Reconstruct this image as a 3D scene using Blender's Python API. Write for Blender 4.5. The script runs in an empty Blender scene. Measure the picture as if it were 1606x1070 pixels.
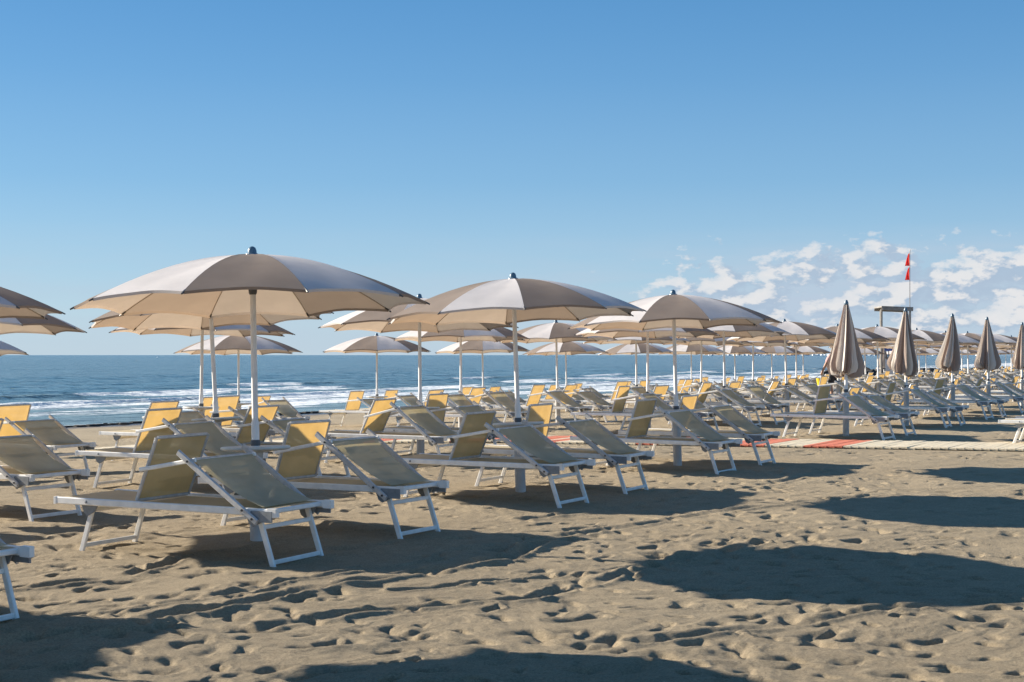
import bpy, bmesh, math, random
import numpy as np
from mathutils import Vector, Matrix

R = math.radians
rng = random.Random(7)
K = 0.9                      # survey units -> metres
FPX = 2230.0                 # 50 mm lens on a 1606 px wide frame
EYE = 1.58 * K
SC = bpy.context.scene
COL = SC.collection

# ------------------------------------------------------------------ camera
cam_d = bpy.data.cameras.new("camera")
cam_d.sensor_width = 36.0
cam_d.lens = 36.0 * FPX / 1606.0
cam_d.shift_y = 22.0 / 1606.0
cam_d.clip_start = 0.1
cam_d.clip_end = 60000
cam = bpy.data.objects.new("camera", cam_d)
COL.objects.link(cam)
cam.location = (0, 0, EYE)
cam.rotation_euler = (R(90), 0, 0)
SC.camera = cam

# ------------------------------------------------------------------ light
SUN_H = Vector((-4.7, 2.0))          # horizontal direction towards the sun
SUN_EL = R(22.0)
SUN_AZ = math.atan2(SUN_H.x, SUN_H.y)   # clockwise from +Y
to_sun = Vector((math.sin(SUN_AZ) * math.cos(SUN_EL), math.cos(SUN_AZ) * math.cos(SUN_EL), math.sin(SUN_EL)))
sun_d = bpy.data.lights.new("sun", 'SUN')
sun_d.energy = 5.0
sun_d.angle = R(0.5)
sun_d.color = (1.0, 0.90, 0.76)
sun = bpy.data.objects.new("sun", sun_d)
COL.objects.link(sun)
sun.rotation_euler = to_sun.to_track_quat('Z', 'Y').to_euler()
sun.location = (-20, 10, 20)

world = bpy.data.worlds.new("World")
SC.world = world
world.use_nodes = True
wn, wl = world.node_tree.nodes, world.node_tree.links
wn.clear()

def N(tree_nodes, typ, **kw):
    n = tree_nodes.new(typ)
    for k, v in kw.items():
        setattr(n, k, v)
    return n

def ramp(nodes, stops, interp='LINEAR'):
    n = nodes.new('ShaderNodeValToRGB')
    n.color_ramp.interpolation = interp
    el = n.color_ramp.elements
    while len(el) > 1:
        el.remove(el[-1])
    for i, (p, c) in enumerate(stops):
        if not isinstance(c, (tuple, list)):
            c = (c, c, c)
        e = el[0] if i == 0 else el.new(p)
        e.position = p
        e.color = (c[0], c[1], c[2], 1)
    return n

def mix(nodes, links, a, b, fac, blend='MIX'):
    n = nodes.new('ShaderNodeMix')
    n.data_type = 'RGBA'
    n.blend_type = blend
    for sock, v in ((n.inputs[0], fac), (n.inputs[6], a), (n.inputs[7], b)):
        if hasattr(v, 'is_output') or isinstance(v, bpy.types.NodeSocket):
            links.new(v, sock)
        elif isinstance(v, (tuple, list)):
            sock.default_value = (v[0], v[1], v[2], 1)
        else:
            sock.default_value = v
    return n.outputs[2]

def mth(nodes, links, op, a, b=0.5, clamp=False):
    n = nodes.new('ShaderNodeMath')
    n.operation = op
    n.use_clamp = clamp
    for i, v in enumerate((a, b)):
        if isinstance(v, bpy.types.NodeSocket):
            links.new(v, n.inputs[i])
        else:
            n.inputs[i].default_value = v
    return n.outputs[0]

def build_world():
    sky = N(wn, 'ShaderNodeTexSky', sky_type='NISHITA')
    sky.sun_disc = False
    sky.sun_elevation = SUN_EL
    sky.sun_rotation = SUN_AZ
    sky.altitude = 0
    sky.air_density = 1.0
    sky.dust_density = 0.5
    sky.ozone_density = 2.2
    tc = N(wn, 'ShaderNodeTexCoord')
    sep = N(wn, 'ShaderNodeSeparateXYZ')
    wl.new(tc.outputs['Generated'], sep.inputs[0])
    X, Y, Z = sep.outputs
    # cumulus bank low over the sea towards the right; direction space
    def noise_at(off, scale, detail, rough):
        m = N(wn, 'ShaderNodeMapping')
        m.inputs['Location'].default_value = off
        m.inputs['Scale'].default_value = (1.0, 1.0, 1.95)
        wl.new(tc.outputs['Generated'], m.inputs[0])
        n = N(wn, 'ShaderNodeTexNoise')
        n.inputs['Scale'].default_value = scale
        n.inputs['Detail'].default_value = detail
        n.inputs['Roughness'].default_value = rough
        wl.new(m.outputs[0], n.inputs['Vector'])
        return n.outputs[0]
    off = Vector((3.1, 0.7, 1.3))
    n1 = noise_at(off, 42.0, 10.0, 0.56)
    n1b = noise_at(off + Vector((-0.008, 0.0, 0.009)), 42.0, 7.0, 0.56)
    big = noise_at(Vector((0.4, 2.2, 5.0)), 7.0, 2.0, 0.5)
    # height and azimuth envelopes
    el = ramp(wn, [(0.0, 0.55), (0.010, 0.72), (0.03, 1.0), (0.055, 0.98), (0.074, 0.70), (0.09, 0.30), (0.105, 0.0)])
    wl.new(Z, el.inputs[0])
    az = ramp(wn, [(0.50, 0.0), (0.535, 0.25), (0.555, 0.78), (0.60, 0.96), (0.65, 1.0), (1.0, 1.0)])
    wl.new(mth(wn, wl, 'MULTIPLY_ADD', X, 0.5), az.inputs[0])
    wn[-1].name
    env = mth(wn, wl, 'MULTIPLY', el.outputs[0], az.outputs[0])
    thr = mth(wn, wl, 'ADD', n1, mth(wn, wl, 'MULTIPLY', mth(wn, wl, 'SUBTRACT', big, 0.5), 0.28))
    dens = mth(wn, wl, 'SUBTRACT', mth(wn, wl, 'ADD', thr, mth(wn, wl, 'MULTIPLY', env, 0.40)), 0.775)
    cov = ramp(wn, [(0.0, 0.0), (0.035, 0.35), (0.10, 0.75), (0.22, 0.92), (1.0, 0.95)])
    wl.new(dens, cov.inputs[0])
    covm = mth(wn, wl, 'MULTIPLY', cov.outputs[0], mth(wn, wl, 'MULTIPLY', env, 1.6, True), True)
    # lit edge towards the sun
    grad = mth(wn, wl, 'MULTIPLY_ADD', mth(wn, wl, 'SUBTRACT', n1, n1b), 10.0)
    grad.node.inputs[2].default_value = 0.40
    grad.node.use_clamp = True
    ccol = mix(wn, wl, (3.9, 4.9, 6.2), (7.6, 7.55, 7.6), grad)
    # horizon whitening (sea air)
    hz = ramp(wn, [(0.0, 1.0), (0.02, 0.86), (0.06, 0.58), (0.12, 0.28), (0.22, 0.08), (0.30, 0.0)])
    wl.new(Z, hz.inputs[0])
    tint = mix(wn, wl, sky.outputs[0], (0.49, 0.89, 1.25), 1.0, 'MULTIPLY')
    gr = ramp(wn, [(0.0, (.56, .67, .76)), (0.025, (.50, .64, .76)), (0.06, (.365, .57, .745)), (0.12, (.215, .445, .69)),
                   (0.19, (.130, .350, .63)), (0.26, (.088, .285, .57)), (0.6, (.075, .215, .44)), (1.0, (.07, .185, .38))])
    wl.new(Z, gr.inputs[0])
    gs = mix(wn, wl, gr.outputs[0], (10, 10, 10), 1.0, 'MULTIPLY')
    gs.node.clamp_result = False
    tint = mix(wn, wl, tint, gs, 0.72)
    hf = mth(wn, wl, 'MULTIPLY', hz.outputs[0], 0.35)
    base = mix(wn, wl, tint, (5.2, 6.3, 7.5), hf)
    # soft grey-blue veil in which the low puffs sit
    mv = N(wn, 'ShaderNodeMapping'); mv.inputs['Scale'].default_value = (1, 1, 7); wl.new(tc.outputs['Generated'], mv.inputs[0])
    nv = N(wn, 'ShaderNodeTexNoise'); nv.inputs['Scale'].default_value = 7; nv.inputs['Detail'].default_value = 5; wl.new(mv.outputs[0], nv.inputs['Vector'])
    rv = ramp(wn, [(0.32, 0.0), (0.62, 1.0)]); wl.new(nv.outputs[0], rv.inputs[0])
    ev = ramp(wn, [(0.0, 0.7), (0.045, 0.9), (0.07, 0.45), (0.09, 0.0)]); wl.new(Z, ev.inputs[0])
    vm = mth(wn, wl, 'MULTIPLY', mth(wn, wl, 'MULTIPLY', rv.outputs[0], ev.outputs[0]), mth(wn, wl, 'MULTIPLY_ADD', az.outputs[0], 0.68))
    vm.node.inputs[2].default_value = 0.18
    base = mix(wn, wl, base, (4.6, 5.6, 6.8), vm)
    col = mix(wn, wl, base, ccol, covm)
    bg = N(wn, 'ShaderNodeBackground')
    bg.inputs['Strength'].default_value = 0.050
    wl.new(col, bg.inputs[0])
    out = N(wn, 'ShaderNodeOutputWorld')
    wl.new(bg.outputs[0], out.inputs[0])
    # azimuth remap: X*0.5+0.5
    for n in wn:
        if n.type == 'MATH' and n.operation == 'MULTIPLY_ADD' and not n.inputs[2].is_linked and n.inputs[1].default_value == 0.5:
            n.inputs[2].default_value = 0.5
build_world()
SC.view_settings.view_transform = 'Standard'
SC.view_settings.look = 'None'
SC.view_settings.exposure = 1.1
SC.view_settings.gamma = 1.0
SC.view_settings.use_curve_mapping = False

# ------------------------------------------------------------------ layout frame
U1 = np.array([0.488, 0.873])        # along the rows of parasols (and along the shore)
NN = np.array([-0.873, 0.488])       # towards the sea

def st(s, t):                        # row coordinates (survey units) -> metres
    return (t * U1[0] + s * NN[0]) * K, (t * U1[1] + s * NN[1]) * K

def ground_px(px, py):               # a spot on the level sand
    Z = EYE * FPX / (py - 557.0)
    return (px - 803.0) / FPX * Z, Z

# ------------------------------------------------------------------ numpy noise
def _hash(ix, iy, seed):
    h = (ix.astype(np.int64) * 374761393 + iy.astype(np.int64) * 668265263 + seed * 974711) & 0x7fffffff
    h = ((h ^ (h >> 13)) * 1274126177) & 0x7fffffff
    return (h ^ (h >> 16)) & 0xffff

def perlin(x, y, seed=0):
    ix, iy = np.floor(x), np.floor(y)
    fx, fy = x - ix, y - iy
    u = fx * fx * fx * (fx * (fx * 6 - 15) + 10)
    v = fy * fy * fy * (fy * (fy * 6 - 15) + 10)
    def g(dx, dy):
        a = _hash(ix + dx, iy + dy, seed) * (2 * math.pi / 65536.0)
        return np.cos(a) * (fx - dx) + np.sin(a) * (fy - dy)
    a = g(0, 0) * (1 - u) + g(1, 0) * u
    b = g(0, 1) * (1 - u) + g(1, 1) * u
    return (a * (1 - v) + b * v) * 1.5

def fbm(x, y, octaves=4, seed=0, gain=0.5):
    r, a = 0, 1.0
    for o in range(octaves):
        r = r + a * perlin(x * 2 ** o, y * 2 ** o, seed + o * 17)
        a *= gain
    return r

WATER_Z = -0.60 * K
def profile(s):                       # beach slope, s in survey units
    return np.interp(s, [-60, 13, 16, 22.3, 27, 31.5, 33.5, 38, 60, 200, 400],
                     [0.0, 0.0, -0.08, -0.36, -0.46, -0.53, -0.615, -0.9, -2.0, -4, -6]) * K

def macro(x, y):                      # smooth undulation of the sand
    return 0.022 * perlin(x * 0.45, y * 0.45, 5) + 0.010 * perlin(x * 1.3 + 9, y * 1.3, 6)

def s_of(x, y):
    return (x * NN[0] + y * NN[1]) / K
def t_of(x, y):
    return (x * U1[0] + y * U1[1]) / K

# walkway line (survey units): centre runs from the right to the sea
WP0 = np.array([8.3, 24.25]); WP1 = np.array([-3.2, 27.35])
WD = (WP1 - WP0) / np.linalg.norm(WP1 - WP0)
WNRM = np.array([-WD[1], WD[0]])
if WNRM[1] < 0: WNRM = -WNRM
def walk_mask(x, y):
    dx, dy = x / K - WP0[0], y / K - WP0[1]
    d = np.abs(dx * WNRM[0] + dy * WNRM[1])
    a = dx * WD[0] + dy * WD[1]
    m = np.clip((1.35 - d) / 0.35, 0, 1) * np.clip((a + 9) / 1, 0, 1) * np.clip((19 - a) / 1, 0, 1)
    return m

def ground_z(x, y):
    x = np.asarray(x, float); y = np.asarray(y, float)
    m = walk_mask(x, y)
    return profile(s_of(x, y)) + macro(x, y) * (1 - m)

# ------------------------------------------------------------------ materials
def new_mat(name):
    m = bpy.data.materials.new(name)
    m.use_nodes = True
    nt = m.node_tree
    return m, nt.nodes, nt.links, nt.nodes['Principled BSDF']

def simple_mat(name, col, rough=0.5, metal=0.0, var=0.08, scale=9.0, bump=0.0, bscale=60):
    m, n, l, p = new_mat(name)
    tc = N(n, 'ShaderNodeTexCoord')
    no = N(n, 'ShaderNodeTexNoise')
    no.inputs['Scale'].default_value = scale
    no.inputs['Detail'].default_value = 5
    l.new(tc.outputs['Object'], no.inputs['Vector'])
    lo = tuple(c * (1 - var * 1.6) for c in col); hi = tuple(min(1, c * (1 + var)) for c in col)
    r = ramp(n, [(0.3, lo), (0.65, hi)])
    l.new(no.outputs[0], r.inputs[0])
    l.new(r.outputs[0], p.inputs['Base Color'])
    p.inputs['Roughness'].default_value = rough
    p.inputs['Metallic'].default_value = metal
    if bump:
        b2 = N(n, 'ShaderNodeTexNoise'); b2.inputs['Scale'].default_value = bscale
        l.new(tc.outputs['Object'], b2.inputs['Vector'])
        bm = N(n, 'ShaderNodeBump'); bm.inputs['Strength'].default_value = bump; bm.inputs['Distance'].default_value = 0.01
        l.new(b2.outputs[0], bm.inputs['Height']); l.new(bm.outputs[0], p.inputs['Normal'])
    return m

def cloth_mat(name, col, trans_col, trans, weave=240.0, open_=0.0, rough=0.85, stain=0.10):
    """woven cloth: light passes through as well as bouncing off"""
    m, n, l, p = new_mat(name)
    tc = N(n, 'ShaderNodeTexCoord')
    no = N(n, 'ShaderNodeTexNoise'); no.inputs['Scale'].default_value = 3.0; no.inputs['Detail'].default_value = 6
    l.new(tc.outputs['Object'], no.inputs['Vector'])
    def tinted(c):
        r = ramp(n, [(0.3, tuple(v * (1 - stain) for v in c)), (0.7, tuple(min(1, v * (1 + stain * 0.4)) for v in c))])
        l.new(no.outputs[0], r.inputs[0])
        return r.outputs[0]
    w1 = N(n, 'ShaderNodeTexWave'); w1.bands_direction = 'X'; w1.inputs['Scale'].default_value = weave
    w2 = N(n, 'ShaderNodeTexWave'); w2.bands_direction = 'Y'; w2.inputs['Scale'].default_value = weave
    for w in (w1, w2):
        w.inputs['Distortion'].default_value = 1.0
        l.new(tc.outputs['Object'], w.inputs['Vector'])
    hh = mth(n, l, 'ADD', w1.outputs['Fac'], w2.outputs['Fac'])
    bm = N(n, 'ShaderNodeBump'); bm.inputs['Strength'].default_value = 0.12; bm.inputs['Distance'].default_value = 0.002
    l.new(hh, bm.inputs['Height'])
    c1 = tinted(col)
    l.new(c1, p.inputs['Base Color'])
    p.inputs['Roughness'].default_value = rough
    p.inputs['Specular IOR Level'].default_value = 0.15
    l.new(bm.outputs[0], p.inputs['Normal'])
    t = N(n, 'ShaderNodeBsdfTranslucent')
    l.new(tinted(trans_col), t.inputs[0])
    mx = N(n, 'ShaderNodeMixShader'); mx.inputs[0].default_value = trans
    l.new(p.outputs[0], mx.inputs[1]); l.new(t.outputs[0], mx.inputs[2])
    outp = n['Material Output']
    if open_ > 0:
        tr = N(n, 'ShaderNodeBsdfTransparent')
        m2 = N(n, 'ShaderNodeMixShader'); m2.inputs[0].default_value = open_
        l.new(mx.outputs[0], m2.inputs[1]); l.new(tr.outputs[0], m2.inputs[2])
        l.new(m2.outputs[0], outp.inputs[0])
    else:
        l.new(mx.outputs[0], outp.inputs[0])
    return m

M = {}
M['light'] = cloth_mat('parasol_cloth_cream', (0.76, 0.73, 0.72), (0.60, 0.45, 0.32), 0.30)
M['taupe'] = cloth_mat('parasol_cloth_taupe', (0.315, 0.265, 0.232), (0.48, 0.345, 0.235), 0.36)
M['ctaupe'] = cloth_mat('folded_cloth_taupe_lightened', (0.42, 0.34, 0.295), (0.44, 0.33, 0.26), 0.25)  # parasol taupe, lightened because the folds face the shade side
M['clight'] = cloth_mat('folded_cloth_cream_lightened', (0.85, 0.79, 0.71), (0.66, 0.55, 0.44), 0.25)  # parasol cream, lightened against the shade in the same way
M['mesh'] = cloth_mat('lounger_mesh_fabric', (0.58, 0.50, 0.31), (0.54, 0.34, 0.10), 0.42, weave=160, open_=0.06, stain=.2)
M['head'] = cloth_mat('head_panel_mesh_shaded', (0.62, 0.58, 0.43), (0.56, 0.46, 0.22), 0.38, weave=160, open_=0.08, stain=.2)  # same textile as the backrest, its shaded look greyed into the colour
M['bed'] = cloth_mat('lounger_bed_fabric', (0.62, 0.55, 0.39), (0.7, 0.48, 0.15), 0.25, weave=160)
M['white'] = simple_mat('white_painted_aluminium', (0.86, 0.85, 0.82), 0.38, 0.0, 0.06, 14)
M['alu'] = simple_mat('brushed_aluminium', (0.56, 0.56, 0.56), 0.36, 0.25, 0.10, 22)
M['bracket'] = simple_mat('grey_plastic', (0.23, 0.25, 0.27), 0.5, 0.0, 0.1, 30)
M['bolt'] = simple_mat('dark_bolt', (0.06, 0.06, 0.065), 0.35, 0.6)
M['dark'] = simple_mat('dark_grey_plastic', (0.10, 0.105, 0.11), 0.5)
M['finial'] = simple_mat('blue_grey_cap', (0.10, 0.17, 0.23), 0.3)
M['pole'] = simple_mat('white_pole_paint', (0.82, 0.81, 0.79), 0.32, 0.0, 0.07, 6)
M['sleeve'] = simple_mat('white_ground_tube', (0.62, 0.63, 0.64), 0.5, 0.0, 0.12, 5)
M['tray'] = simple_mat('cream_tray', (0.66, 0.66, 0.62), 0.45, 0.0, 0.05)
M['rib'] = simple_mat('rib_tan', (0.42, 0.34, 0.26), 0.5)
M['ribtip'] = simple_mat('rib_tip_dark', (0.10, 0.09, 0.085), 0.5)

# ------------------------------------------------------------------ mesh helper
class MB:
    def __init__(s):
        s.v, s.f, s.m = [], [], []
    def add(s, vs, fs, mi=0):
        o = len(s.v)
        s.v += [tuple(v) for v in vs]
        s.f += [tuple(i + o for i in f) for f in fs]
        s.m += [mi] * len(fs)
    def box(s, c, d, mi=0, rot=None):
        cx, cy, cz = c; a, b, h = d[0] / 2, d[1] / 2, d[2] / 2
        vs = [Vector((x, y, z)) for z in (-h, h) for y in (-b, b) for x in (-a, a)]
        if rot is not None: vs = [rot @ v for v in vs]
        vs = [(v.x + cx, v.y + cy, v.z + cz) for v in vs]
        s.add(vs, [(0, 2, 3, 1), (4, 5, 7, 6), (0, 1, 5, 4), (2, 6, 7, 3), (0, 4, 6, 2), (1, 3, 7, 5)], mi)
    def beam(s, p, q, w, h, side=(0, 1, 0), mi=0, bev=0.2):
        """rectangular bar with chamfered corners from p to q; w along side"""
        p, q = Vector(p), Vector(q)
        d = (q - p).normalized(); sd = Vector(side)
        sd = (sd - d * sd.dot(d)).normalized(); up = d.cross(sd)
        c = min(w, h) * bev
        ring = [(-w/2 + c, -h/2), (w/2 - c, -h/2), (w/2, -h/2 + c), (w/2, h/2 - c), (w/2 - c, h/2), (-w/2 + c, h/2), (-w/2, h/2 - c), (-w/2, -h/2 + c)]
        vs = [e + sd * a + up * b for e in (p, q) for a, b in ring]
        n = 8
        fs = [(i, (i + 1) % n, n + (i + 1) % n, n + i) for i in range(n)]
        fs += [tuple(range(n))[::-1], tuple(range(n, 2 * n))]
        s.add(vs, fs, mi)
    def lathe(s, prof, n=16, cx=0, cy=0, mi=0):
        """prof: list of (r, z)"""
        vs, fs = [], []
        for r, z in prof:
            for i in range(n):
                a = 2 * math.pi * i / n
                vs.append((cx + r * math.cos(a), cy + r * math.sin(a), z))
        for j in range(len(prof) - 1):
            for i in range(n):
                fs.append((j * n + i, j * n + (i + 1) % n, (j + 1) * n + (i + 1) % n, (j + 1) * n + i))
        fs.append(tuple(range(n))[::-1]); fs.append(tuple(range((len(prof) - 1) * n, len(prof) * n)))
        s.add(vs, fs, mi)
    def tube(s, pts, r, n=8, mi=0):
        pts = [Vector(p) for p in pts]
        vs, fs = [], []
        ref = Vector((0, 0, 1))
        for i, p in enumerate(pts):
            d = (pts[min(i + 1, len(pts) - 1)] - pts[max(i - 1, 0)]).normalized()
            a = d.cross(ref)
            if a.length < 1e-3: a = d.cross(Vector((0, 1, 0)))
            a.normalize(); b = a.cross(d)
            rr = r[i] if isinstance(r, (list, tuple)) else r
            for k in range(n):
                th = 2 * math.pi * k / n
                vs.append(p + a * rr * math.cos(th) + b * rr * math.sin(th))
        for j in range(len(pts) - 1):
            for k in range(n):
                fs.append((j * n + k, (j + 1) * n + k, (j + 1) * n + (k + 1) % n, j * n + (k + 1) % n))
        fs.append(tuple(range(n))); fs.append(tuple(range((len(pts) - 1) * n, len(pts) * n))[::-1])
        s.add(vs, fs, mi)
    def grid(s, P, mi=0):
        """P[j][i] grid of points"""
        h, w = len(P), len(P[0])
        vs = [P[j][i] for j in range(h) for i in range(w)]
        fs = [(j * w + i, j * w + i + 1, (j + 1) * w + i + 1, (j + 1) * w + i) for j in range(h - 1) for i in range(w - 1)]
        s.add(vs, fs, mi)
    def mesh(s, name, mats, smooth=False):
        me = bpy.data.meshes.new(name)
        me.from_pydata(s.v, [], s.f)
        for m in (mats if isinstance(mats, (list, tuple)) else [mats]):
            me.materials.append(m)
        me.polygons.foreach_set('material_index', s.m)
        if smooth:
            me.polygons.foreach_set('use_smooth', [True] * len(s.f))
            try: me.set_sharp_from_angle(angle=R(40))
            except Exception: pass
        me.update()
        return me

def link(name, me, parent=None, loc=None, rot=None):
    o = bpy.data.objects.new(name, me)
    COL.objects.link(o)
    if parent is not None: o.parent = parent
    if loc is not None: o.location = loc
    if rot is not None: o.rotation_euler = rot
    return o

def tag(o, label=None, cat=None, group=None, kind=None):
    if label: o['label'] = label
    if cat: o['category'] = cat
    if group: o['group'] = group
    if kind: o['kind'] = kind
    return o

def copy_tree(o, parent=None):
    c = o.copy(); COL.objects.link(c); c.parent = parent
    for ch in CH.get(o.name, []):
        copy_tree_child(ch, c)
    return c
def copy_tree_child(o, parent):
    c = o.copy(); COL.objects.link(c); c.parent = parent
    for ch in CH.get(o.name, []):
        copy_tree_child(ch, c)
CH = {}
def kid(name, me, parent, loc=None, rot=None):
    o = link(name, me, parent, loc, rot)
    CH.setdefault(parent.name, []).append(o)
    return o

def grid_mesh(name, X, Y, Z, mat, attrs=None):
    h, w = X.shape
    me = bpy.data.meshes.new(name)
    me.vertices.add(h * w)
    co = np.stack([X, Y, Z], -1).reshape(-1).astype(np.float32)
    me.vertices.foreach_set('co', co)
    idx = np.arange(h * w).reshape(h, w)
    q = np.stack([idx[:-1, :-1], idx[:-1, 1:], idx[1:, 1:], idx[1:, :-1]], -1).reshape(-1, 4)
    nf = len(q)
    me.loops.add(nf * 4); me.polygons.add(nf)
    me.loops.foreach_set('vertex_index', q.reshape(-1).astype(np.int32))
    me.polygons.foreach_set('loop_start', np.arange(0, nf * 4, 4, dtype=np.int32))
    me.polygons.foreach_set('use_smooth', np.ones(nf, dtype=bool))
    me.update(calc_edges=True)
    if attrs:
        for k, a in attrs.items():
            at = me.attributes.new(k, 'FLOAT', 'POINT')
            at.data.foreach_set('value', a.reshape(-1).astype(np.float32))
    me.materials.append(mat)
    return me

# ================================================================== SAND
def sand_material():
    m, n, l, p = new_mat('beach_sand')
    tc = N(n, 'ShaderNodeTexCoord')
    def noise(scale, detail=5, rough=0.55):
        a = N(n, 'ShaderNodeTexNoise'); a.inputs['Scale'].default_value = scale
        a.inputs['Detail'].default_value = detail; a.inputs['Roughness'].default_value = rough
        l.new(tc.outputs['Object'], a.inputs['Vector'])
        return a.outputs[0]
    big = ramp(n, [(0.3, (0.355, 0.286, 0.192)), (0.7, (0.425, 0.345, 0.232))]); l.new(noise(0.35, 4), big.inputs[0])
    gr = ramp(n, [(0.30, 0.52), (0.5, 0.98), (0.70, 1.42)]); l.new(noise(75, 5, 0.9), gr.inputs[0])
    mid = ramp(n, [(0.3, 0.88), (0.7, 1.08)]); l.new(noise(6, 6, 0.7), mid.inputs[0])
    c = mix(n, l, big.outputs[0], gr.outputs[0], 1.0, 'MULTIPLY')
    c = mix(n, l, c, mid.outputs[0], 1.0, 'MULTIPLY')
    # bits of broken shell
    vo = N(n, 'ShaderNodeTexVoronoi'); vo.inputs['Scale'].default_value = 38
    l.new(tc.outputs['Object'], vo.inputs['Vector'])
    shell = ramp(n, [(0.0, 1.0), (0.045, 1.0), (0.06, 0.0)]); l.new(vo.outputs['Distance'], shell.inputs[0])
    vc = N(n, 'ShaderNodeSeparateColor'); l.new(vo.outputs['Color'], vc.inputs[0])
    pick = mth(n, l, 'GREATER_THAN', vc.outputs[0], 0.93)
    c = mix(n, l, c, (0.72, 0.68, 0.60), mth(n, l, 'MULTIPLY', shell.outputs[0], pick))
    wet = N(n, 'ShaderNodeAttribute'); wet.attribute_name = 'wet'
    c = mix(n, l, c, (0.10, 0.078, 0.058), wet.outputs['Fac'])
    l.new(c, p.inputs['Base Color'])
    rr = mix(n, l, (0.92,) * 3, (0.16,) * 3, wet.outputs['Fac'])
    l.new(rr, p.inputs['Roughness'])
    p.inputs['Specular IOR Level'].default_value = 0.25
    b1 = N(n, 'ShaderNodeBump'); b1.inputs['Strength'].default_value = 0.9; b1.inputs['Distance'].default_value = 0.03
    dry = mth(n, l, 'SUBTRACT', 1.0, wet.outputs['Fac'])
    l.new(mth(n, l, 'MULTIPLY', noise(30, 8, 0.78), dry), b1.inputs['Height'])
    b2 = N(n, 'ShaderNodeBump'); b2.inputs['Strength'].default_value = 0.8; b2.inputs['Distance'].default_value = 0.008
    l.new(noise(85, 5, 0.9), b2.inputs['Height']); l.new(b1.outputs[0], b2.inputs['Normal'])
    l.new(b2.outputs[0], p.inputs['Normal'])
    return m

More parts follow.
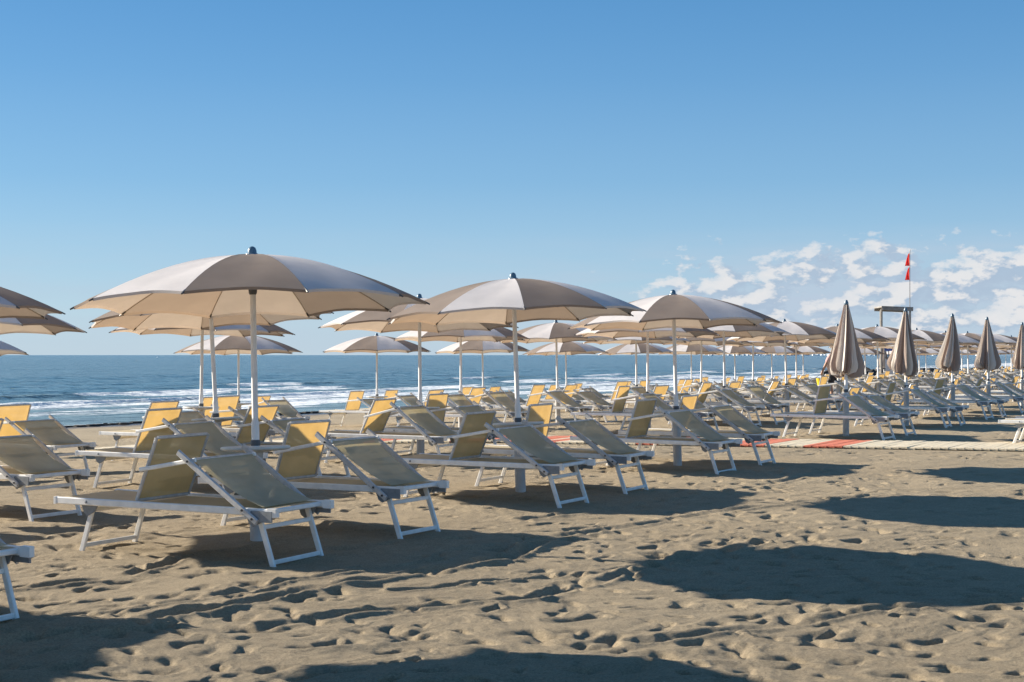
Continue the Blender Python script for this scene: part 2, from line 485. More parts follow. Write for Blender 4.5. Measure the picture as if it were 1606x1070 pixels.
def build_sand():
    rows = [-12.0, -6.0, -2.0, 1.0, 3.0, 4.2]
    y = 4.6
    while y < 400:
        rows.append(y); y += y * (0.006 if y < 5.5 else 0.0021 if y < 24 else 0.004 if y < 45 else 0.009)
    rows += [450, 600, 900, 1500, 2500]
    rows = np.array(rows)
    nin = 820
    uin = np.linspace(-0.40, 0.40, nin)
    ul = -0.40 - np.cumsum(0.004 * 1.22 ** np.arange(30)); ur = -ul
    us = np.concatenate([ul[::-1], uin, ur])
    U, Yg = np.meshgrid(us, rows)
    Xg = U * (np.maximum(Yg, 2.0) + 0.8)
    Sg = s_of(Xg, Yg)
    wm = walk_mask(Xg, Yg)
    near = np.clip((60 - Yg) / 40, 0, 1)
    H = ground_z(Xg, Yg)
    dryness = np.clip((27 - Sg) / 4, 0, 1)
    amp = (1 - wm) * dryness
    # wind and trampling relief
    warpx = Xg + 0.5 * perlin(Xg * 0.7, Yg * 0.7, 40); warpy = Yg + 0.5 * perlin(Xg * 0.7 + 5, Yg * 0.7, 41)
    H += amp * near * (0.011 * fbm(warpx * 1.2, warpy * 2.4, 5, 11, 0.5))
    H += amp * np.clip((26 - Yg) / 14, 0, 1) * 0.0035 * fbm(warpx * 7, warpy * 10, 3, 31, 0.65)
    rid = 1 - np.abs(perlin(warpx * 1.1 + 3, warpy * 2.3, 21)) * 2
    H += amp * near * 0.007 * np.clip(rid, 0, 1) ** 3
    # long scuffed tracks (wheel and drag marks)
    def track(pts, width, depth, seed):
        P = [ground_px(*p) for p in pts]
        q = []
        for i in range(len(P) - 1):
            for k in range(24):
                a = k / 24
                q.append((P[i][0] * (1 - a) + P[i + 1][0] * a, P[i][1] * (1 - a) + P[i + 1][1] * a))
        q = np.array(q)
        q[:, 1] += 0.05 * np.sin(np.arange(len(q)) * 0.31 + seed) * width * 4
        ds = np.full(Xg.shape, 9.0)
        x0, x1, y0, y1 = q[:, 0].min() - .6, q[:, 0].max() + .6, q[:, 1].min() - .6, q[:, 1].max() + .6
        r0, r1 = np.searchsorted(rows, y0), np.searchsorted(rows, y1)
        sub = np.s_[r0:r1, :]
        xs, ys = Xg[sub], Yg[sub]
        dd = np.full(xs.shape, 9.0)
        for i in range(len(q) - 1):
            ax, ay = q[i]; bx, by = q[i + 1]
            L2 = (bx - ax) ** 2 + (by - ay) ** 2 + 1e-9
            c = np.clip(((xs - ax) * (bx - ax) + (ys - ay) * (by - ay)) / L2, 0, 1)
            ex, ey = xs - ax - c * (bx - ax), ys - ay - c * (by - ay)
            d = np.hypot(ex, ey) * np.sign(ey + 1e-9)
            dd = np.where(np.abs(d) < np.abs(dd), d, dd)
        w = width
        mod = 0.65 + 0.8 * perlin(xs * 3, ys * 3, seed)
        H[sub] += mod * depth * 1.35 * (-np.exp(-(dd / w) ** 2) + 0.75 * np.exp(-((np.abs(dd) - 2.0 * w) / (0.8 * w)) ** 2)) * (np.abs(dd) < 5 * w)
    TR = 1.0
    track([(0, 1012), (140, 992), (330, 962), (480, 930), (640, 905), (790, 880), (850, 850)], .045, .028, 1)
    track([(420, 985), (600, 960), (830, 940), (960, 905), (1075, 870), (1200, 850)], .04, .024, 2)
    track([(150, 968), (360, 935), (520, 905), (700, 880)], .03, .016, 3)
    track([(620, 930), (900, 900), (1010, 884), (1240, 862)], .03, .02, 4)
    track([(700, 868), (950, 830), (1150, 800), (1400, 775)], .05, .014, 5)
    track([(820, 815), (1000, 790), (1180, 765), (1320, 735)], .05, .014, 6)
    track([(0, 925), (190, 905), (300, 870), (420, 852)], .035, .018, 7)
    track([(1000, 1010), (1200, 985), (1400, 960), (1606, 945)], .04, .014, 8)
    # footprints
    r2 = random.Random(3)
    prints = []
    taken = set()
    for i in range(17000):
        py = r2.random()
        # choose by image-like density so that far prints do not crowd
        yy = 5.0 * (38 / 5.0) ** r2.random() if i % 3 == 0 else math.sqrt(25 + r2.random() * (34 ** 2 - 25))
        uu = r2.uniform(-0.42, 0.46)
        xx = uu * yy
        z = perlin(np.array([xx * 0.35 + 20]), np.array([yy * 0.35]), 77)[0]
        pxy = 557 + EYE * FPX / yy
        dens = 0.30 + 0.65 * z
        if pxy > 935: dens += 0.30
        if 760 < pxy < 930 and uu < 0.05: dens -= 0.12
        if r2.random() > dens: continue
        cell = (int(xx / .26), int(yy / .24))
        if cell in taken: continue
        taken.add(cell)
        prints.append((xx, yy, r2.uniform(0, math.pi * 2), r2.uniform(0.40, 0.92), r2.uniform(0.35, 1.0)))
    # walking lines: pairs of prints at step length
    for k in range(46):
        yy = 5.4 * (32 / 5.4) ** r2.random(); xx = r2.uniform(-0.40, 0.42) * yy
        th = r2.choice([R(-25), R(155), R(60), R(240), R(10), R(190)]) + r2.uniform(-.4, .4)
        for j in range(r2.randint(5, 13)):
            sd = 0.10 if j % 2 else -0.10
            a = th + r2.uniform(-.25, .25)
            prints.append((xx + sd * math.sin(a), yy - sd * math.cos(a), a, r2.uniform(.75, .95), r2.uniform(.6, 1.05)))
            xx += 0.62 * math.cos(a); yy += 0.62 * math.sin(a)
    for (px, py, a, sz, dp) in prints:
        if py < 4.9 or py > 45: continue
        rad = 0.30 * sz
        r0, r1 = np.searchsorted(rows, py - rad), np.searchsorted(rows, py + rad)
        if r1 - r0 < 2: continue
        sc = max(py, 2.0) + .8
        c0 = np.searchsorted(us, (px - rad) / sc - 0.004); c1 = np.searchsorted(us, (px + rad) / sc + 0.004)
        if c1 - c0 < 2: continue
        sub = np.s_[r0:r1, c0:c1]
        xs, ys = Xg[sub] - px, Yg[sub] - py
        ca, sa = math.cos(a), math.sin(a)
        lx, ly = xs * ca + ys * sa, -xs * sa + ys * ca
        lx = lx / sz; ly = ly / sz
        ly = ly + 0.02 * np.sin(lx * 18 + a * 3)
        k = a * 7.3
        ly = ly + 0.012 * np.sin(lx * 31 + k) + 0.008 * np.sin(ly * 47 + k * 2)
        lx = lx + 0.014 * np.sin(ly * 38 + k)
        wdt = .050 + .014 * np.clip(lx / .12, -1, 1)
        foot = np.exp(-((lx / .128) ** 2 + (ly / wdt) ** 2) ** (1.4 + .9 * abs(math.sin(k))))
        foot = foot * (0.75 + 0.3 * np.cos(lx * 24 + math.sin(k)))
        slide = np.exp(-(((lx - .10) / .16) ** 2 + (ly / .08) ** 2))
        dd = np.hypot(lx / .20, ly / .115)
        rim = np.exp(-((dd - 1.0) / .26) ** 2) * (0.6 + 0.7 * np.clip(lx / .15 * math.cos(a * 5), -.5, 1))
        H[sub] += amp[sub] * dp * (-0.036 * foot - 0.007 * slide + 0.0065 * rim)
    wet = np.clip((Sg - 29.2 + 0.7 * perlin(Xg * .15, Yg * .15, 88)) / 1.8, 0, 1)
    me = grid_mesh('sand', Xg, Yg, H, sand_material(), {'wet': wet})
    o = link('sand', me)
    tag(o, 'trampled grey-beige beach sand sloping down to the sea', kind='structure')
build_sand()

# ================================================================== SEA
def sea_material():
    m, n, l, p = new_mat('sea_water')
    tc = N(n, 'ShaderNodeTexCoord')
    geo = N(n, 'ShaderNodeNewGeometry')
    def noise(scale, detail, rough=0.55, stretch=(1, 1, 1), rotz=0.0, loc=(0, 0, 0)):
        mp = N(n, 'ShaderNodeMapping'); mp.inputs['Scale'].default_value = stretch
        mp.inputs['Rotation'].default_value = (0, 0, rotz); mp.inputs['Location'].default_value = loc
        l.new(tc.outputs['Object'], mp.inputs[0])
        a = N(n, 'ShaderNodeTexNoise'); a.inputs['Scale'].default_value = scale
        a.inputs['Detail'].default_value = detail; a.inputs['Roughness'].default_value = rough
        l.new(mp.outputs[0], a.inputs['Vector'])
        return a.outputs[0]
    fo = N(n, 'ShaderNodeAttribute'); fo.attribute_name = 'foam'
    sh = N(n, 'ShaderNodeAttribute'); sh.attribute_name = 'shallow_glow'
    # rows run along U1; rotate so that the texture x axis follows the crests
    rz = -math.atan2(U1[1], U1[0])
    deep = ramp(n, [(0.32, (0.040, 0.118, 0.175)), (0.68, (0.066, 0.160, 0.215))]); l.new(noise(0.035, 4, 0.6, (0.35, 1, 1), rz), deep.inputs[0])
    c = mix(n, l, deep.outputs[0], (0.25, 0.31, 0.27), sh.outputs['Fac'])  # paler shallows, sky sheen and wave-face glow painted into the base colour
    fn = noise(1.5, 8, 0.66, (0.22, 1.5, 1), rz)
    fn2 = noise(7.0, 5, 0.7, (0.6, 1.1, 1), rz)
    fsum = mth(n, l, 'ADD', mth(n, l, 'MULTIPLY', fn, 0.7), mth(n, l, 'MULTIPLY', fn2, 0.3))
    fm = mth(n, l, 'SUBTRACT', mth(n, l, 'ADD', fsum, fo.outputs['Fac']), 1.0)
    fr = ramp(n, [(0.0, 0.0), (0.045, 0.7), (0.12, 1.0)]); l.new(fm, fr.inputs[0])
    c = mix(n, l, c, (0.74, 0.78, 0.80), fr.outputs[0])
    l.new(c, p.inputs['Base Color'])
    l.new(mix(n, l, (0.16,) * 3, (0.8,) * 3, fr.outputs[0]), p.inputs['Roughness'])
    p.inputs['IOR'].default_value = 1.333
    p.inputs['Specular IOR Level'].default_value = 0.34
    b0 = N(n, 'ShaderNodeBump'); b0.inputs['Strength'].default_value = 1.0; b0.inputs['Distance'].default_value = 1.1
    l.new(noise(0.55, 6, 0.62, (0.42, 1, 1), rz), b0.inputs['Height'])
    b1 = N(n, 'ShaderNodeBump'); b1.inputs['Strength'].default_value = 1.0; b1.inputs['Distance'].default_value = 0.10
    l.new(noise(3.2, 5, 0.6, (0.5, 1, 1), rz), b1.inputs['Height'])
    bz = N(n, 'ShaderNodeBump'); bz.inputs['Strength'].default_value = 1.0; bz.inputs['Distance'].default_value = 3.0
    l.new(noise(0.11, 4, 0.6, (0.35, 1, 1), rz), bz.inputs['Height']); l.new(bz.outputs[0], b0.inputs['Normal'])
    l.new(b0.outputs[0], b1.inputs['Normal'])
    l.new(b1.outputs[0], p.inputs['Normal'])
    return m

def build_sea():
    s = [29.0]
    while s[-1] < 110: s.append(s[-1] + (0.13 if s[-1] < 66 else 0.13 + (s[-1] - 66) * 0.012))
    while s[-1] < 30000: s.append(s[-1] * 1.06)
    t = [-30000, -9000, -3000, -1000, -300, -100, -40]
    tt = -10.0
    while tt < 700:
        t.append(tt); tt += 0.28 + max(0, tt - 10) * 0.0062
    while tt < 40000:
        t.append(tt); tt *= 1.25
    S, T = np.meshgrid(np.array(s), np.array(t), indexing='ij')
    X, Y = st(S, T)
    fade = np.clip((400 - S) / 300, 0, 1) * np.clip((500 - T) / 300, 0, 1) * np.clip((T + 30) / 20, 0, 1)
    shore = np.clip((S - 33) / 20, 0.12, 1)
    w = (0.06 * fbm(S * 0.32 + 0.3 * perlin(T * .05, S * .05, 3), T * 0.075, 3, 50, 0.55)
         + 0.028 * fbm(S * 0.95, T * 0.35, 3, 60, 0.6))
    H = w * fade * shore
    foam = np.zeros_like(S); shal_glow = np.clip((66 - S) / 24, 0, 1) * 0.45  # paler inshore: sky reflected by calm water put into the colour
    # breaking crests: ridge steep towards the beach, broken in stretches
    def breaker(s0, h, seed, bias, wid=1.0):
        line = s0 + 1.6 * perlin(T * 0.035, T * 0 + seed, seed) + 0.5 * perlin(T * 0.16, T * 0 + seed, seed + 1)
        m = np.clip(0.5 + bias + 1.5 * perlin(T * 0.045 + seed, T * 0 + 1.5, seed + 2), 0, 1)
        d = (S - line) / wid
        ridge = np.where(d < 0, np.exp(-(d / 0.42) ** 2), np.exp(-(d / 1.5) ** 2))
        broken = np.clip(0.35 + bias + 1.8 * perlin(T * 0.07 + 4, T * 0 + seed, seed + 5), 0, 1)
        f = np.exp(-((d + 0.15) / 0.7) ** 2) * broken * m + 0.62 * np.exp(-((d + 2.2) / 2.2) ** 2) * broken * m
        g = np.exp(-((d - 0.1) / 0.7) ** 2) * (1 - broken) * m  # light glowing through unbroken wave faces, painted as a paler tone
        return h * m * ridge, f, g
    for s0, h, seed, bias, wid in ((38.6, .03, 3, .2, .7), (42.0, .04, 9, .45, .6), (47.4, .12, 5, .75, .8), (51.5, .05, 21, .45, .8), (57.0, .11, 12, .4, 1.0), (66, .14, 31, -.05, 1.2)):
        a, f, g = breaker(s0, h, seed, bias, wid)
        H += a * (T < 650) ; foam = np.maximum(foam, 1.25 * f); shal_glow = np.maximum(shal_glow, g * 0.8)
    # residual foam sheets between the breakers and the beach
    res = np.clip((S - 36.0) / 2.5, 0, 1) * np.clip((60 - S) / 14, 0, 1)
    foam = np.maximum(foam, res * np.clip(0.52 + 0.45 * fbm(S * .34, T * .022, 3, 90), 0.2, .74))
    foam = np.maximum(foam, 0.55 * np.exp(-((S - 33.4 - 0.5 * perlin(T * .12, T * 0, 5)) / 0.35) ** 2))
    rn = np.clip((T - 150) / 150, 0, 1) * np.clip((S - 33) / 3, 0, 1) * np.clip((75 - S) / 10, 0, 1)
    foam = np.maximum(foam, 0.62 * rn)
    me = grid_mesh('sea', X, Y, WATER_Z + H, sea_material(), {'foam': foam, 'shallow_glow': shal_glow})
    me.flip_normals()
    o = link('sea', me)
    tag(o, 'blue sea with small breakers rolling on to the beach', kind='structure')
build_sea()

# ================================================================== WALKWAY
def build_walkway():
    root = link('walkway', None)
    root.location = (WP0[0] * K, WP0[1] * K, 0)
    cream = simple_mat('cream_path_board', (0.78, 0.67, 0.48), 0.8, 0, 0.10, 7, 0.3)
    red = simple_mat('red_path_board', (0.76, 0.235, 0.135), 0.8, 0, 0.12, 7, 0.3)
    tag(root, 'low walkway of cream and red boards crossing the sand towards the sea', kind='structure')
    L = 1.80; w = 0.118
    def board_mesh(mat):
        b = MB()
        # ribbed board: three rounded slats on a thin base
        b.box((0, 0, 0.010), (w - 0.004, L, 0.020))
        for k in range(3):
            b.beam((-w / 2 + 0.024 + k * 0.035, -L / 2 + .01, 0.022), (-w / 2 + 0.024 + k * 0.035, L / 2 - .01, 0.0215), 0.030, 0.006, side=(1, 0, 0), bev=.3)
        return b.mesh('board', mat)
    mc, mr = board_mesh(cream), board_mesh(red)
    cross = math.atan2(U1[1], U1[0]) - math.pi / 2   # boards lie along the rows
    pitch = 0.118
    n = 158
    # red bands measured along the path from its right end (metres)
    def px_of(a):
        p = WP0 + WD * (a / K)
        return 803 + FPX * p[0] / p[1]
    bands = [(1287, 1352), (1156, 1222), (1030, 1070), (885, 915), (838, 872), (748, 800), (588, 650)]
    for i in range(n):
        a = -3.4 + i * pitch
        p = WP0 + WD * (a / K)
        px = 803 + FPX * p[0] / p[1]
        m = mr if any(lo <= px <= hi for lo, hi in bands) else mc
        o = link('board', m, root)
        x, y = p[0] * K, p[1] * K
        o.location = (x - root.location.x, y - root.location.y, float(profile(s_of(x, y))) + 0.012 + rng.uniform(-.003, .003))
        o.rotation_euler = (rng.uniform(-.006, .006), rng.uniform(-.01, .01), cross + rng.uniform(-.004, .004))
build_walkway()

# ================================================================== PARASOL
RC = 1.35
APEX = 2.215; RISE = 0.385
def rib_pt(q, ang):
    r = RC * q
    return Vector((r * math.sin(ang), -r * math.cos(ang), APEX - RISE * (q ** 1.8)))

def panel_mesh(mat, name, wid=R(36), seed=0):
    b = MB()
    nq, na = 10, 8
    P = []
    rr = random.Random(seed)
    for j in range(nq + 1):
        q = 0.02 + 0.98 * j / nq
        row = []
        for i in range(na + 1):
            u = i / na
            bow = 4 * u * (1 - u)
            qq = q * (1 - 0.035 * bow * q * q)
            a = rib_pt(qq, -wid / 2); c = rib_pt(qq, wid / 2)
            p = a.lerp(c, u)
            p.z += -0.012 * bow * math.sin(q * math.pi) + 0.004 * bow * q + 0.0025 * math.sin(u * 9 + q * 7 + seed) * bow
            row.append(p)
        P.append(row)
    b.grid(P)
    # hem: narrow doubled edge
    hem = []
    for i in range(na + 1):
        p = P[-1][i]
        hem.append(p)
    lo = [Vector((p.x * 0.995, p.y * 0.995, p.z - 0.020)) for p in hem]
    b.grid([hem, lo])
    return b.mesh(name, mat, True)

def make_parasol():
    root = link('beach_parasol', None)
    b = MB(); b.lathe([(.054, -.25), (.054, .66), (.058, .665), (.058, .685), (.04, .69)], 20)
    kid('ground_tube', b.mesh('ground_tube', M['sleeve'], True), root)
    b = MB(); b.lathe([(.031, .60), (.031, .90), (.028, .92), (.024, .93), (.023, 1.92), (.023, 2.19)], 16)
    kid('pole', b.mesh('pole', M['pole'], True), root)
    b = MB(); b.lathe([(.036, .735), (.037, .75), (.037, .772), (.032, .78)], 16)
    kid('clamp_ring', b.mesh('clamp_ring', M['dark'], True), root)
    b = MB(); b.lathe([(.05, .680), (.14, .692), (.235, .70), (.262, .707), (.268, .716), (.266, .728), (.255, .732), (.243, .722), (.05, .720)], 32)
    kid('tray', b.mesh('tray', M['tray'], True), root)
    b = MB(); b.lathe([(.024, 1.905), (.031, 1.915), (.033, 1.93), (.036, 1.985), (.042, 1.995), (.042, 2.03), (.03, 2.05), (.03, 2.17)], 16)
    kid('hub_collar', b.mesh('hub_collar', M['dark'], True), root)
    b = MB(); b.lathe([(.055, APEX - .004), (.052, APEX + .006), (.036, APEX + .014), (.034, APEX + .036), (.026, APEX + .056), (.010, APEX + .066)], 16)
    kid('finial', b.mesh('finial', M['finial'], True), root)
    pl = [panel_mesh(M['light'], 'canopy_panel_light', seed=1), panel_mesh(M['taupe'], 'canopy_panel_taupe', seed=2)]
    b = MB()
    pts = [rib_pt(0.03 + 0.97 * k / 9, 0) - Vector((0, 0, .007)) for k in range(10)]
    b.tube(pts, [.0042] * 10, 5)
    e = pts[-1]; d = (pts[-1] - pts[-2]).normalized()
    b.tube([e - d * .045, e - d * .005, e + d * .028], [.007, .0085, .006], 6, 1)
    rib = b.mesh('rib', [M['rib'], M['ribtip']], True)
    for k in range(10):
        a = R(18 + 36 * k)
        kid('canopy_panel', pl[k % 2], root, rot=(0, 0, a))
        kid('rib', rib, root, rot=(0, 0, R(36 * k)))
    return root

def make_closed(seed):
    """folded parasol: ten hanging pleats gathered round the pole"""
    rr = random.Random(seed)
    root = link('folded_parasol', None)
    b = MB(); b.lathe([(.054, -.25), (.054, .72), (.058, .725), (.058, .745), (.04, .75)], 20)
    kid('ground_tube', b.mesh('ground_tube', M['sleeve'], True), root)
    b = MB(); b.lathe([(.031, .60), (.031, 1.05), (.028, 1.07), (.024, 1.08), (.023, 2.30)], 14)
    kid('pole', b.mesh('pole', M['pole'], True), root)
    b = MB(); b.lathe([(.036, .765), (.038, .78), (.038, .81), (.032, .82)], 14)
    kid('clamp_ring', b.mesh('clamp_ring', M['dark'], True), root)
    b = MB(); b.lathe([(.034, 2.285), (.040, 2.30), (.038, 2.33), (.030, 2.35), (.022, 2.372), (.008, 2.38)], 14)
    kid('finial', b.mesh('finial', M['finial'], True), root)
    top, length = 2.325, 1.22
    widths = [rr.uniform(.55, 1.5) for _ in range(10)]
    tot = sum(widths); ang = rr.uniform(0, 1); lean = rr.uniform(.03, .10)
    twist = rr.uniform(-.5, .5)
    hemj = [rr.uniform(-.06, .08) for _ in range(11)]; hemj[10] = hemj[0]
    outs = [rr.uniform(.68, 1.28) for _ in range(11)]; outs[10] = outs[0]
    mats = [M['ctaupe'], M['clight']]
    a0 = ang
    for k in range(10):
        wk = widths[k] / tot * 2 * math.pi
        bb = MB(); P = []
        nq, na = 16, 8
        for j in range(nq + 1):
            q = j / nq
            row = []
            rad = 0.034 + 0.235 * min(1, q / .93) ** 1.0 - 0.05 * max(0, (q - .90) / .10)
            for i in range(na + 1):
                u = i / na
                a = a0 + wk * u + twist * q
                ridge = abs(2 * u - 1)           # ribs stand out at both edges, cloth tucks in between
                o1 = outs[k] * (1 - u) + outs[k + 1] * u
                r = rad * (0.72 + 0.38 * math.cos(math.pi * (1 - ridge) * 1.0) * 0.5 + 0.16 * ridge) * (1 + (o1 - 1) * q)
                r *= 1 + 0.10 * q * math.sin(u * 12 + k * 2.1 + q * 5)
                zz = top - length * q * (1 + 0.0 * u) - q ** 6 * (hemj[k] * (1 - u) + hemj[k + 1] * u + 0.06 * (1 - ridge))
                row.append(Vector((r * math.cos(a) - lean * q ** 2 * 1.2, r * math.sin(a) * 0.95, zz - q ** 4 * .06 * math.cos(a))))
            P.append(row)
        bb.grid(P)
        # tucked under hem
        last = P[-1]
        inner = [Vector((p.x * .55 - lean * .4, p.y * .55, p.z + .03)) for p in last]
        bb.grid([last, inner])
        kid('canopy_panel', bb.mesh('folded_panel', mats[k % 2], True), root)
        a0 += wk
    b = MB()
    for k in range(10):
        a = ang + k * .628 + twist
        r = .13
        b.tube([(r * math.cos(a) - lean, r * math.sin(a), 1.16), (r * 1.05 * math.cos(a) - lean, r * 1.05 * math.sin(a), 1.085)], .006, 5)
    tag(kid('rib_ends', b.mesh('rib_ends', M['rib']), root), kind='stuff')
    return root

# ================================================================== LOUNGER
def cloth_sheet(name, mat, p0, p1, half0, half1, sag, pinch, nl=12, nw=6):
    """cloth stretched from edge p0 to edge p1 (x,z), with sag and waisted sides"""
    b = MB(); P = []
    d = Vector((p1[0] - p0[0], 0, p1[1] - p0[1])); nrm = Vector((-d.z, 0, d.x)).normalized()
    if nrm.z > 0: nrm = -nrm
    for j in range(nl + 1):
        v = j / nl
        row = []
        for i in range(nw + 1):
            u = i / nw * 2 - 1
            hw = (half0 * (1 - v) + half1 * v) * (1 - pinch * 4 * v * (1 - v))
            p = Vector((p0[0], 0, p0[1])) + d * v
            p.y = u * hw
            p += nrm * sag * 4 * v * (1 - v) * (1 - 0.25 * u * u)
            row.append(p)
        P.append(row)
    b.grid(P)
    return b.mesh(name, mat, True)

def make_lounger(back_deg, shade_deg, seed):
    rr = random.Random(seed)
    X0 = 1.01
    root = link('sun_lounger', None)
    W = .312
    for sgn in (-1, 1):
        b = MB(); b.beam((-X0, sgn * W, .372), (X0, sgn * W, .372), .030, .050)
        b.box((X0 + .004, sgn * W, .372), (.02, .034, .054)); b.box((-X0 - .004, sgn * W, .372), (.02, .034, .054))
        kid('side_rail', b.mesh('side_rail', M['white']), root)
    b = MB(); b.beam((-X0 + .03, -W + .016, .372), (-X0 + .03, W - .016, .372), .03, .032, side=(1, 0, 0))
    cb = b.mesh('cross_bar', M['white'])
    kid('cross_bar', cb, root); kid('cross_bar', cb, root, loc=(2 * X0 - .12, 0, 0))
    kid('bed_fabric', cloth_sheet('bed_fabric', M['bed'], (-X0 + .03, .394), (X0 - .10, .394), W - .018, W - .018, .022, .02), root)
    # legs
    LW = .272
    ft = ((-X0 + .33, .35), (-X0 + .195, -.035)); bk = ((X0 - .175, .34), (X0 - .045, -.035))
    for (tp, bt) in (ft, bk):
        for sgn in (-1, 1):
            b = MB(); b.beam((tp[0], sgn * LW, tp[1]), (bt[0], sgn * LW, bt[1]), .024, .040)
            kid('leg', b.mesh('leg', M['white']), root)
    def on(tp, bt, z):
        a = (z - bt[1]) / (tp[1] - bt[1]); return bt[0] + (tp[0] - bt[0]) * a
    for (tp, bt, z) in ((ft[0], ft[1], .045), (bk[0], bk[1], .03), (bk[0], bk[1], .265), (ft[0], ft[1], .31)):
        b = MB(); b.beam((on(tp, bt, z), -LW + .012, z), (on(tp, bt, z), LW - .012, z), .018, .030, side=(1, 0, 0))
        kid('leg_brace', b.mesh('leg_brace', M['white']), root)
    for (xc, tri) in ((-X0 + .31, 1), (X0 - .19, -1)):
        for sgn in (-1, 1):
            b = MB()
            y0, y1 = sgn * (LW + .013), sgn * (W - .016)
            pr = [(-.08, .35), (.08, .35), (.05, .30), (-.02, .268), (-.055, .29)]
            vs = [(xc + a, y0, z) for a, z in pr] + [(xc + a, y1, z) for a, z in pr]
            n = 5
            b.add(vs, [tuple(range(n)), tuple(range(n, 2 * n))[::-1]] + [(i, n + i, n + (i + 1) % n, (i + 1) % n) for i in range(n)])
            b.lathe([(.001, 0), (.011, .001), (.011, .006), (.004, .008)], 8)
            # turn the bolt head outwards on the rail
            k0 = len(b.v) - 32
            for i in range(k0, len(b.v)):
                vx, vy, vz = b.v[i]
                b.v[i] = (xc + vx, sgn * (W + .015) + sgn * vz, .372 + vy)
            kid('leg_bracket', b.mesh('leg_bracket', M['bracket']), root)
    # backrest (upright framed panel)
    a = R(back_deg)
    bp = (-X0 + .745, .398); bl = .49
    tpx = (bp[0] + bl * math.cos(a), bp[1] + bl * math.sin(a))
    BW = .272
    fr = MB()
    for sgn in (-1, 1):
        fr.beam((bp[0], sgn * BW, bp[1]), (tpx[0], sgn * BW, tpx[1]), .022, .026, bev=.3)
    dx, dz = math.cos(a), math.sin(a)
    for pt in (bp, tpx):
        fr.beam((pt[0], -BW + .0115, pt[1]), (pt[0], BW - .0115, pt[1]), .024, .024, side=(1, 0, 0), bev=.3)
    back = kid('backrest', fr.mesh('backrest', M['alu']), root)
    kid('backrest_fabric', cloth_sheet('backrest_fabric', M['mesh'], (bp[0] + dx * .012, bp[1] + dz * .012), (tpx[0] - dx * .012, tpx[1] - dz * .012), BW - .006, BW - .006, .006, .01), back)
    # tilting head panel
    c = R(shade_deg)
    hp = (X0 - .15, .318); hl = .80
    SW = .350
    hx, hz = -math.cos(c), math.sin(c)
    end = (hp[0] + hx * hl, hp[1] + hz * hl)
    fr = MB()
    for sgn in (-1, 1):
        fr.beam((hp[0] - hx * .02, sgn * SW, hp[1] - hz * .02), (end[0], sgn * SW, end[1]), .022, .046, bev=.35)
        for (al, hh) in ((0.02, .012), (.12, .009), (hl - .11, .012)):
            px, pz = hp[0] + hx * al, hp[1] + hz * al
            fr.add([(px + .010 * math.cos(i * math.pi / 3), sgn * (SW + .0125), pz + .010 * math.sin(i * math.pi / 3)) for i in range(6)]
                   + [(px + .008 * math.cos(i * math.pi / 3), sgn * (SW + .0125 + .006), pz + .008 * math.sin(i * math.pi / 3)) for i in range(6)],
                   [(i, (i + 1) % 6, 6 + (i + 1) % 6, 6 + i) for i in range(6)] + [tuple(range(6, 12))], 1)
    tb = (hp[0] + hx * (hl - .12), hp[1] + hz * (hl - .12) + .012)
    fr.beam((tb[0], -SW + .012, tb[1]), (tb[0], SW - .012, tb[1]), .024, .028, side=(1, 0, 0), bev=.3)
    hpn = kid('head_panel', fr.mesh('head_panel', [M['alu'], M['bolt']]), root)
    lowp = (X0 - .135, .402)
    kid('head_fabric', cloth_sheet('head_fabric', M['head'], (tb[0], tb[1] + .012), lowp, SW - .03, W - .03, .05, .075), hpn)
    # knuckle joints where head panel meets the rail
    for sgn in (-1, 1):
        b = MB()
        b.box((X0 - .10, sgn * (SW - .018), .345), (.16, .012, .075))
        b.box((X0 - .025, sgn * (W + .001), .372), (.07, .038, .058), 1)
        b.add([(X0 - .03 + .009 * math.cos(i * math.pi / 3), sgn * (W + .024), .372 + .009 * math.sin(i * math.pi / 3)) for i in range(6)]
              + [(X0 - .03 + .009 * math.cos(i * math.pi / 3), sgn * (W + .017), .372 + .009 * math.sin(i * math.pi / 3)) for i in range(6)],
              [tuple(range(6))] + [(i, (i + 1) % 6, 6 + (i + 1) % 6, 6 + i) for i in range(6)], 2)
        kid('hinge_block', b.mesh('hinge_block', [M['bracket'], M['white'], M['bolt']]), root)
    # arm bars
    mp = (bp[0] + dx * .245, bp[1] + dz * .245)
    tp2 = (hp[0] + hx * (hl - .125), hp[1] + hz * (hl - .125) + .008)
    for sgn in (-1, 1):
        b = MB()
        b.beam((mp[0] - .04, sgn * (BW + .026), mp[1] - .003), (tp2[0] + .03, sgn * (SW - .026), tp2[1] + .01), .016, .030, bev=.35)
        kid('armrest', b.mesh('armrest', M['white']), root)
    return root

# ------------------------------------------------------------------ place everything
ORD = ['first', 'second', 'third', 'fourth', 'fifth', 'sixth', 'seventh', 'eighth', 'ninth', 'tenth', 'eleventh', 'twelfth',
       'thirteenth', 'fourteenth', 'fifteenth', 'sixteenth', 'seventeenth', 'eighteenth', 'nineteenth', 'twentieth',
       'twenty-first', 'twenty-second', 'twenty-third', 'twenty-fourth']
ROWN = {0: 'the partial row nearest the camera', 1: 'the nearest full row', 2: 'the second row', 3: 'the third row', 4: 'the row nearest the sea'}

def seq(a, step, end):
    r = []
    while a < end: r.append(a); a += step
    return r
